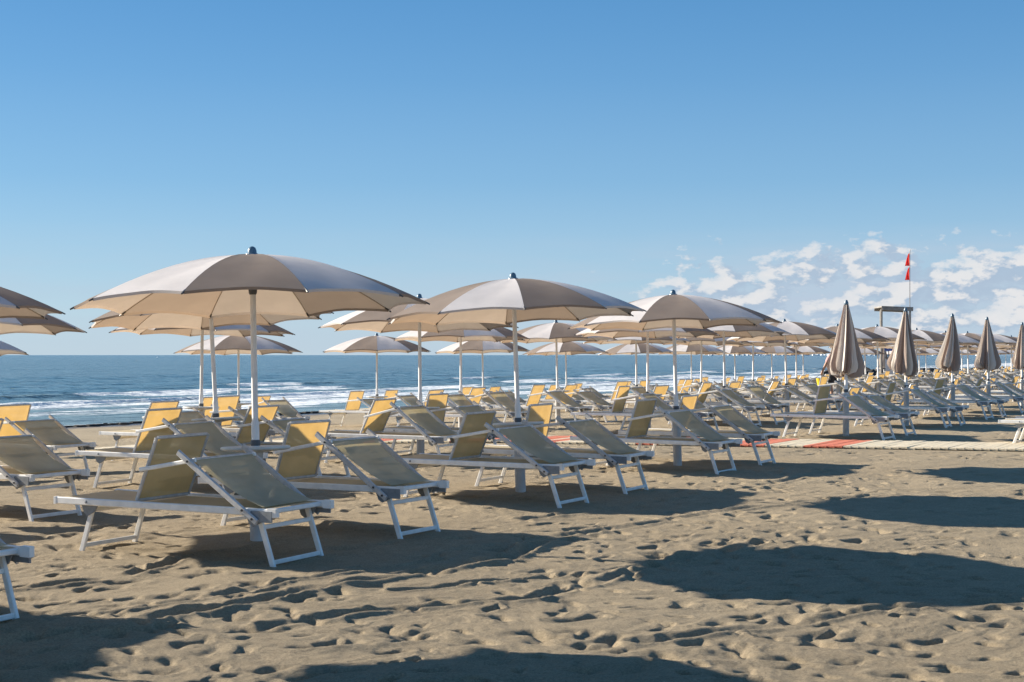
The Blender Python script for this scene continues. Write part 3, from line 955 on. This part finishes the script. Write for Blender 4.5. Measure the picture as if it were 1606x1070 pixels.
# t of parasols before the walkway (walkway outwards) and beyond it
rows = {
    1: (7.85, [18.9, 14.25, 9.57, 4.8], [27.4, 32.2, 37.0, 41.7, 47.0, 51.8]),
    2: (11.7, [18.1, 13.54, 9.0, 4.2], [26.6, 31.0, 35.5, 40.1, 44.5, 49.4, 53.9, 58.1, 62.8, 67.5, 72.2, 76.9]),
    3: (15.9, [17.93, 13.3], [26.2, 30.75, 35.4, 40.1, 44.7, 49.3, 53.9, 58.5, 63.1, 67.8, 72.5, 77.2, 82, 87, 92, 97]),
    4: (22.3, [26.5, 18.1], [32.3, 38.1, 43.8, 49.7, 55.2, 60.4, 65.4, 70.3, 75.4, 80.6, 86, 91.5, 97, 102.6, 108.3, 114, 120, 126]),
}
closed_front = {75.4, 86}     # folded ones among the sea-side row
# measured lean of the pole tops in image pixels per metre, and the canopy turn, for the clearest ones
lean_px = {(1, 9.57): 1.4, (1, 14.25): 2.1, (1, 18.9): 1.4, (2, 13.54): 3.4, (2, 18.1): 0.6, (3, 17.93): -0.6, (4, 26.5): 0.6}
phase = {(1, 9.57): 26, (1, 14.25): 40, (1, 18.9): 12, (2, 13.54): -19, (2, 18.1): -8, (3, 17.93): 20,
         (3, 26.2): 5, (4, 26.5): 24, (4, 32.3): 6, (4, 38.1): 2, (4, 43.8): 26, (4, 49.7): -34, (4, 55.2): 21, (4, 60.4): 20,
         (3, 30.75): 28, (3, 35.4): -35, (3, 40.1): 8, (3, 44.7): -27, (2, 26.6): -12, (2, 31.0): -35, (2, 35.5): -24, (2, 40.1): -9,
         (2, 44.5): -20}

par0 = make_parasol()
clo = [make_closed(s) for s in (1, 2, 3, 11, 15)]
variants = [make_lounger(67, 33.5, 1), make_lounger(72, 36, 2), make_lounger(62, 31, 3), make_lounger(78, 34, 4), make_lounger(64, 38, 5), make_lounger(70, 29.5, 6)]
used = set()
def instance(proto):
    if proto.name not in used:
        used.add(proto.name); return proto
    return copy_tree(proto)

LDIR = math.atan2(-0.488, 0.873)
WIND = np.array([-0.93, 0.36])
def lean_rot(obj, deg_side, deg_back, spin):
    # tilt to the left in view by deg_side and away by deg_back, after spinning about the pole
    m = Matrix.Rotation(R(-deg_side), 4, 'Y') @ Matrix.Rotation(R(-deg_back), 4, 'X') @ Matrix.Rotation(R(spin), 4, 'Z')
    obj.rotation_euler = m.to_euler()

def place_row(r, s, ts, side):
    for i, t in enumerate(ts):
        key = (r, t)
        x, y = st(s, t)
        gz = float(ground_z(x, y))
        closed = (r == 1 and side == 'beyond') or (r == 4 and t in closed_front)
        where = f'{ORD[i]} {side} the walkway in {ROWN[r]}'
        if closed:
            o = instance(clo[(i + r) % 5]); lab = f'folded striped parasol, {where}'
            grp, cat = 'folded parasols', 'parasol'
            lean_rot(o, rng.uniform(-.5, 1.2), rng.uniform(-.5, 1.0), rng.uniform(-8, 8))
        else:
            o = instance(par0); lab = f'open cream and taupe parasol, {where}'
            grp, cat = 'open parasols in rows', 'parasol'
            sd = lean_px.get(key, rng.uniform(-.6, 1.9)); bk = rng.uniform(1.0, 2.4)
            ph = phase.get(key, rng.uniform(0, 72))
            lean_rot(o, sd, bk, ph)
        sc = rng.uniform(.985, 1.015) if key not in lean_px else 1.0
        o.scale = (sc, sc, sc)
        o.location = (x, y, gz - 0.01)
        tag(o, lab, cat, grp)
        # two loungers, one each side of the pole along the row
        for k, sg in enumerate((-1, 1)):
            lx = x + sg * 0.85 * K * U1[0] + rng.uniform(-.04, .04)
            ly = y + sg * 0.85 * K * U1[1] + rng.uniform(-.04, .04)
            if key == (1, 9.57) and sg < 0: v = 0
            elif key == (1, 9.57): v = 1
            elif key == (1, 14.25): v = 0 if sg < 0 else 3
            elif key == (1, 18.9): v = 1
            else: v = rng.randrange(6)
            lo = instance(variants[v])
            lo.location = (lx + 0.02, ly, float(ground_z(lx, ly)))
            lo.rotation_euler = (rng.uniform(-.008, .008), rng.uniform(-.008, .008), LDIR + rng.uniform(-.075, .075) * (0.2 if key == (1, 9.57) else .5 if r == 1 and t < 20 else 1))
            nf = 'nearer' if sg < 0 else 'farther'
            tag(lo, f'{nf} lounger at the {ORD[i]} parasol {side} the walkway, {ROWN[r].replace("the ", "", 1)}', 'sun lounger', 'sun loungers in pairs under the parasols')

for r, (s, before, beyond) in rows.items():
    place_row(r, s, before, 'before')
    place_row(r, s, beyond, 'beyond')
# lounger foot peeping in at the right edge
x, y = st(3.6, 27.2)
for k, sg in enumerate((-1, 1)):
    lo = copy_tree(variants[k])
    lx, ly = x + sg * .85 * K * U1[0], y + sg * .85 * K * U1[1]
    lo.location = (lx, ly, float(ground_z(lx, ly))); lo.rotation_euler = (0, 0, LDIR)
    tag(lo, ('nearer' if sg < 0 else 'farther') + ' lounger cut off by the right edge, just past the walkway', 'sun lounger', 'sun loungers in pairs under the parasols')
for p in variants + clo + [par0]:
    assert p.name in used

# ================================================================== FAR THINGS
def far_pt(px, Z):                    # Z in survey units
    return (px - 803) / FPX * Z * K, Z * K

# lifeguard tower
def build_tower():
    x, y = far_pt(1401, 84)
    gz = float(ground_z(x, y))
    root = link('lifeguard_tower', None); root.location = (x, y, gz); root.rotation_euler = (0, 0, R(-3))
    wood = simple_mat('weathered_timber', (0.26, 0.245, 0.225), 0.8, 0, .2, 4)
    white = simple_mat('white_board', (0.62, 0.64, 0.68), 0.6, 0, .05, 3)
    blue = simple_mat('blue_sign_board', (0.02, 0.07, 0.34), 0.4, 0, .05, 3)
    wt = simple_mat('white_lettering', (0.8, 0.8, 0.8), 0.5)
    H = 4.22
    for px_, py_ in ((-.76, -.7), (.72, -.7), (-.50, .8), (.72, .8)):
        b = MB(); b.beam((px_, py_, -.3), (px_, py_, H - .1), .10, .10)
        kid('post', b.mesh('post', wood), root)
    b = MB(); b.box((0.02, .07, H), (1.64, 2.0, .07), rot=Matrix.Rotation(R(2.2), 3, 'Y'))
    b.box((0.02, -.93, H - .10), (1.62, .04, .16), rot=Matrix.Rotation(R(2.2), 3, 'Y')); b.box((0.02, 1.07, H - .10), (1.62, .04, .16), rot=Matrix.Rotation(R(2.2), 3, 'Y'))
    kid('roof', b.mesh('roof', wood), root)
    b = MB(); b.box((0.0, .07, 1.0), (1.5, 1.5, .08))
    kid('platform', b.mesh('platform', wood), root)
    b = MB(); b.box((-.02, -.78, .80), (1.10, .05, 1.35))
    kid('front_board', b.mesh('front_board', white), root)
    b = MB(); b.box((-.1, -.77, 1.56), (1.0, .03, .05)); b.box((-.4, -.77, 1.72), (.05, .03, .4)); b.box((.4, -.77, 1.72), (.05, .03, .4))
    kid('rail', b.mesh('rail', wood), root)
    b = MB(); b.box((-.22, -.80, 2.12), (.76, .035, .40))
    sg = kid('sign', b.mesh('sign', blue), root)
    # two lines of white print too far away to spell out: short strokes
    b = MB(); rr = random.Random(5)
    for z, h, x0, x1 in ((2.23, .05, -.36, .08), (2.06, .085, -.50, .08)):
        xx = x0
        while xx < x1:
            w = rr.uniform(.03, .08)
            b.box((xx + w / 2, -.820, z), (w, .006, h * rr.uniform(.7, 1)))
            xx += w + rr.uniform(.015, .05)
    kid('lettering', b.mesh('lettering', wt), sg)
    tag(root, 'grey timber lifeguard tower with flat roof and blue sign behind the parasols', 'lifeguard tower')
    # flagpole
    fx, fy = far_pt(1427, 83)
    fr = link('flagpole', None); fr.location = (fx, fy, float(ground_z(fx, fy)))
    b = MB(); b.tube([(0, 0, -.2), (0, 0, 3), (.0, 0, 7.1), (.01, 0, 7.2)], [.035, .03, .02, .02], 8)
    kid('pole', b.mesh('flag_pole', simple_mat('flagpole_metal', (.42, .4, .38), .5)), fr)
    red = cloth_mat('red_flag_cloth', (.72, .03, .03), (.8, .05, .03), .35)
    for zt in (7.02, 6.28):
        b = MB(); P = []
        for j in range(9):
            v = j / 8; row = []
            for i in range(7):
                u = i / 6
                row.append(Vector((-.02 - .22 * u * (.45 + .55 * v ** .8), .05 * math.sin(u * 5 + v * 3), zt - .68 * v - .10 * (1 - v) * u)))
            P.append(row)
        b.grid(P)
        kid('flag', b.mesh('flag', red, True), fr)
    tag(fr, 'tall thin flagpole flying two small red flags by the lifeguard tower', 'flagpole')
build_tower()

# groyne of dark boulders
def build_groyne():
    rock = simple_mat('dark_groyne_rock', (0.035, 0.033, 0.032), 0.75, 0, .35, 1.5, .6, 4)
    rr = random.Random(9)
    base = []
    for k in range(4):
        bm = bmesh.new(); bmesh.ops.create_icosphere(bm, subdivisions=1, radius=1)
        for v in bm.verts:
            v.co *= rr.uniform(.72, 1.15)
        me = bpy.data.meshes.new('boulder'); bm.to_mesh(me); bm.free(); me.materials.append(rock); base.append(me)
    root = link('rock_groyne', None); cx, cy = far_pt(1450, 128); root.location = (cx, cy, WATER_Z)
    for i in range(120):
        px = 1296 + i * 3.2
        x, y = far_pt(px, 128 + rr.uniform(-.8, .8))
        h = 1.18 + rr.uniform(-.12, .14)
        o = link('boulder', rr.choice(base), root)
        o.location = (x - cx, y - cy, h - .75 + (-.12 if 1360 < px < 1440 else 0)); o.rotation_euler = (rr.uniform(0, 6), rr.uniform(0, 6), rr.uniform(0, 6))
        f = rr.uniform(.42, .62); o.scale = (f, f, f * .9)
    core = MB(); x0, y0 = far_pt(1290, 128.6); x1, y1 = far_pt(1690, 128.6)
    core.beam((x0 - cx, y0 - cy, .1), (x1 - cx, y1 - cy, .1), 1.1, .9, side=(0, 1, 0))
    o = link('rubble_core', core.mesh('rubble_core', rock), root)
    tag(root, 'low groyne of dark boulders running from the beach into the surf', 'groyne')
build_groyne()

# far coast with white buildings
def build_coast():
    rr = random.Random(4)
    Zc = 5200.0
    land = simple_mat('hazy_coast_land', (0.16, 0.25, 0.33), 0.9, 0, .15, .004)  # distance haze put into the land colour as a blue cast
    pale = simple_mat('hazy_white_walls', (0.66, 0.72, 0.78), 0.8, 0, .06, .02)  # white walls with the same haze in their colour
    xs = np.linspace(1100, 1980, 220)
    vs, fs = [], []
    for i, px in enumerate(xs):
        env = np.interp(px, [1100, 1135, 1180, 1300, 1400, 1450, 1500, 1540, 1606, 1700, 1980], [0, .35, .8, 1.0, .9, .8, 2.2, 3.4, 4.6, 5.5, 7])
        h = env * (0.8 + 0.35 * math.sin(i * .21) * math.sin(i * .067)) * Zc / FPX * .9
        x, y = far_pt(px, Zc)
        for (dy, z) in ((0, WATER_Z - 3), (60, max(h, .5) * .7), (400, max(h, .5)), (900, WATER_Z - 3)):
            vs.append((x * (1 + dy / (Zc * K)), y + dy, z))
    n = len(xs)
    for i in range(n - 1):
        for k in range(3):
            a = i * 4 + k
            fs.append((a, a + 4, a + 5, a + 1))
    b = MB(); b.add(vs, fs)
    o = link('far_coast', b.mesh('far_coast', land, True)); tag(o, 'low pale coast on the horizon at the right', kind='structure')
    b = MB()
    for i in range(210):
        px = rr.choice([rr.uniform(1120, 1480), rr.gauss(1230, 60), rr.gauss(1400, 40)])
        if px < 1110 or px > 1620: continue
        Z = Zc - 25; x, y = far_pt(px, Z)
        w = rr.uniform(1.0, 3.2) * Z / FPX * K; h = rr.uniform(1.0, 3.6) * Z / FPX * K
        if rr.random() < .08: h *= 1.5
        b.box((x, y - rr.uniform(0, 20), h / 2 - 1), (w, 15, h))
    o = link('far_town', b.mesh('far_town', pale)); tag(o, 'distant white seaside buildings along the far coast', 'town', kind='stuff')
build_coast()

# buoys
def build_buoys():
    for px, py, c, nm in ((214, 566.6, (.02, .02, .025), 'dark'), (246.6, 560.8, (.8, .8, .8), 'white')):
        Z = (EYE - WATER_Z) * FPX / (py - 557)
        b = MB(); r = 1.4 * Z / FPX * .55
        b.lathe([(r * .5, -r * .4), (r, 0), (r * .85, r * .6), (r * .3, r * 1.1), (r * .15, r * 2.2), (r * .1, r * 2.3)], 10)
        o = link('buoy', b.mesh('buoy', simple_mat(nm + '_buoy_paint', c, .5), True))
        o.location = ((px - 803) / FPX * Z, Z, WATER_Z)
        tag(o, f'small {nm} buoy floating far out on the sea at the left', 'buoy', 'buoys')
build_buoys()

# wrack line along the water's edge
def build_wrack():
    rr = random.Random(12)
    mat = simple_mat('dark_seaweed', (0.03, 0.026, 0.02), 0.85, 0, .4, 9)
    b = MB()
    t = 8.0
    while t < 170:
        s = 31.4 + .35 * math.sin(t * .21) + rr.gauss(0, .16)
        x, y = st(s, t)
        z = float(profile(s)) + .02
        w = rr.uniform(.08, .30) * (1 + t / 120); h = rr.uniform(.01, .04)
        a = rr.uniform(0, 3.14)
        n = 7
        ring = [(x + w * rr.uniform(.6, 1.1) * math.cos(a + i * 6.283 / n), y + w * .5 * rr.uniform(.6, 1.1) * math.sin(a + i * 6.283 / n), z - .03) for i in range(n)]
        top = [(x + (p[0] - x) * .5, y + (p[1] - y) * .5, z + h) for p in ring]
        b.add(ring + top, [(i, (i + 1) % n, n + (i + 1) % n, n + i) for i in range(n)] + [tuple(range(n, 2 * n))])
        t += rr.uniform(.03, .14) * (1 + t / 60)
    o = link('seaweed_line', b.mesh('seaweed_line', mat)); tag(o, 'dark line of seaweed and shells washed up at the edge of the water', kind='stuff')
build_wrack()

# person behind the first folded parasol
def build_person():
    x, y = far_pt(1310, 47.4)
    gz = float(ground_z(x, y))
    root = link('person', None); root.location = (x, y, gz); root.rotation_euler = (0, 0, R(200))
    skin = simple_mat('skin', (.42, .25, .17), .6); shirt = simple_mat('pink_shirt', (.62, .36, .34), .8)
    shorts = simple_mat('dark_shorts', (.03, .03, .035), .8); hair = simple_mat('dark_hair', (.03, .02, .015), .7)
    def skinned(name, pts, edges, rad, mat, parent):
        me = bpy.data.meshes.new(name); me.from_pydata(pts, edges, []); me.materials.append(mat)
        o = link(name, me, parent)
        md = o.modifiers.new('skin', 'SKIN'); me.update()
        if not me.skin_vertices: 
            bm = bmesh.new(); bm.from_mesh(me); bm.verts.layers.skin.verify(); bm.to_mesh(me); bm.free()
        for i, r in enumerate(rad):
            me.skin_vertices[0].data[i].radius = (r, r)
            me.skin_vertices[0].data[i].use_root = (i == 0)
        o.modifiers.new('sub', 'SUBSURF').levels = 1
        o.modifiers['sub'].render_levels = 2
        return o
    P = [(0, 0, .95), (0, 0, 1.18), (0, -.01, 1.38), (0, -.01, 1.46), (0, -.02, 1.55), (0, -.02, 1.66),
         (-.18, 0, 1.40), (-.25, -.03, 1.13), (-.27, -.14, .90), (-.27, -.18, .81),
         (.18, 0, 1.40), (.30, -.04, 1.16), (.38, -.12, .93), (.39, -.15, .84),
         (-.09, 0, .88), (-.11, -.02, .50), (-.11, .03, .10), (-.11, -.08, .04), (-.11, -.17, .03),
         (.09, 0, .88), (.12, -.06, .50), (.12, .05, .10), (.12, -.06, .04), (.12, -.15, .03)]
    E = [(0, 1), (1, 2), (2, 3), (3, 4), (4, 5), (2, 6), (6, 7), (7, 8), (8, 9), (2, 10), (10, 11), (11, 12), (12, 13),
         (0, 14), (14, 15), (15, 16), (16, 17), (17, 18), (0, 19), (19, 20), (20, 21), (21, 22), (22, 23)]
    Rr = [.13, .12, .13, .055, .085, .07, .06, .045, .035, .035, .06, .045, .035, .035, .09, .06, .04, .035, .025, .09, .06, .04, .035, .025]
    skinned('body', P, E, Rr, skin, root)
    skinned('shirt', [(0, 0, .98), (0, 0, 1.18), (0, -.01, 1.39), (-.18, 0, 1.40), (-.24, -.02, 1.2), (.18, 0, 1.40), (.28, -.03, 1.2)],
            [(0, 1), (1, 2), (2, 3), (3, 4), (2, 5), (5, 6)], [.16, .145, .155, .085, .07, .085, .07], shirt, root)
    skinned('shorts', [(0, 0, .97), (0, 0, .90), (-.10, -.01, .80), (-.115, -.02, .52), (.10, -.01, .80), (.125, -.06, .52)],
            [(0, 1), (1, 2), (2, 3), (1, 4), (4, 5)], [.15, .14, .11, .095, .11, .095], shorts, root)
    skinned('hair', [(0, .02, 1.58), (0, .01, 1.68)], [(0, 1)], [.085, .085], hair, root)
    tag(root, 'person in a pink shirt and dark shorts behind the first folded parasol', 'person')
    # yellow bucket held in the left hand in view
    M4 = Matrix.Rotation(R(200), 4, 'Z')
    hp = M4 @ Vector((.39, -.15, .84))
    yel = simple_mat('yellow_plastic', (.75, .55, .02), .45)
    bk = link('bucket', None); bk.location = (x + hp.x, y + hp.y, gz + hp.z - .34)
    b = MB(); b.lathe([(.001, 0), (.11, 0), (.15, .22), (.158, .225), (.158, .24), (.145, .24), (.105, .02), (.001, .02)], 18)
    kid('pail', b.mesh('pail', yel, True), bk)
    b = MB(); b.tube([(.15 * math.cos(a), 0, .22 + .12 * math.sin(a)) for a in [i * math.pi / 10 for i in range(11)]], .006, 6)
    kid('handle', b.mesh('pail_handle', M['bolt']), bk)
    tag(bk, 'yellow bucket held by the person in the pink shirt', 'bucket')
build_person()

SC.render.engine = 'CYCLES'
SC.cycles.max_bounces = 8
SC.cycles.transparent_max_bounces = 12
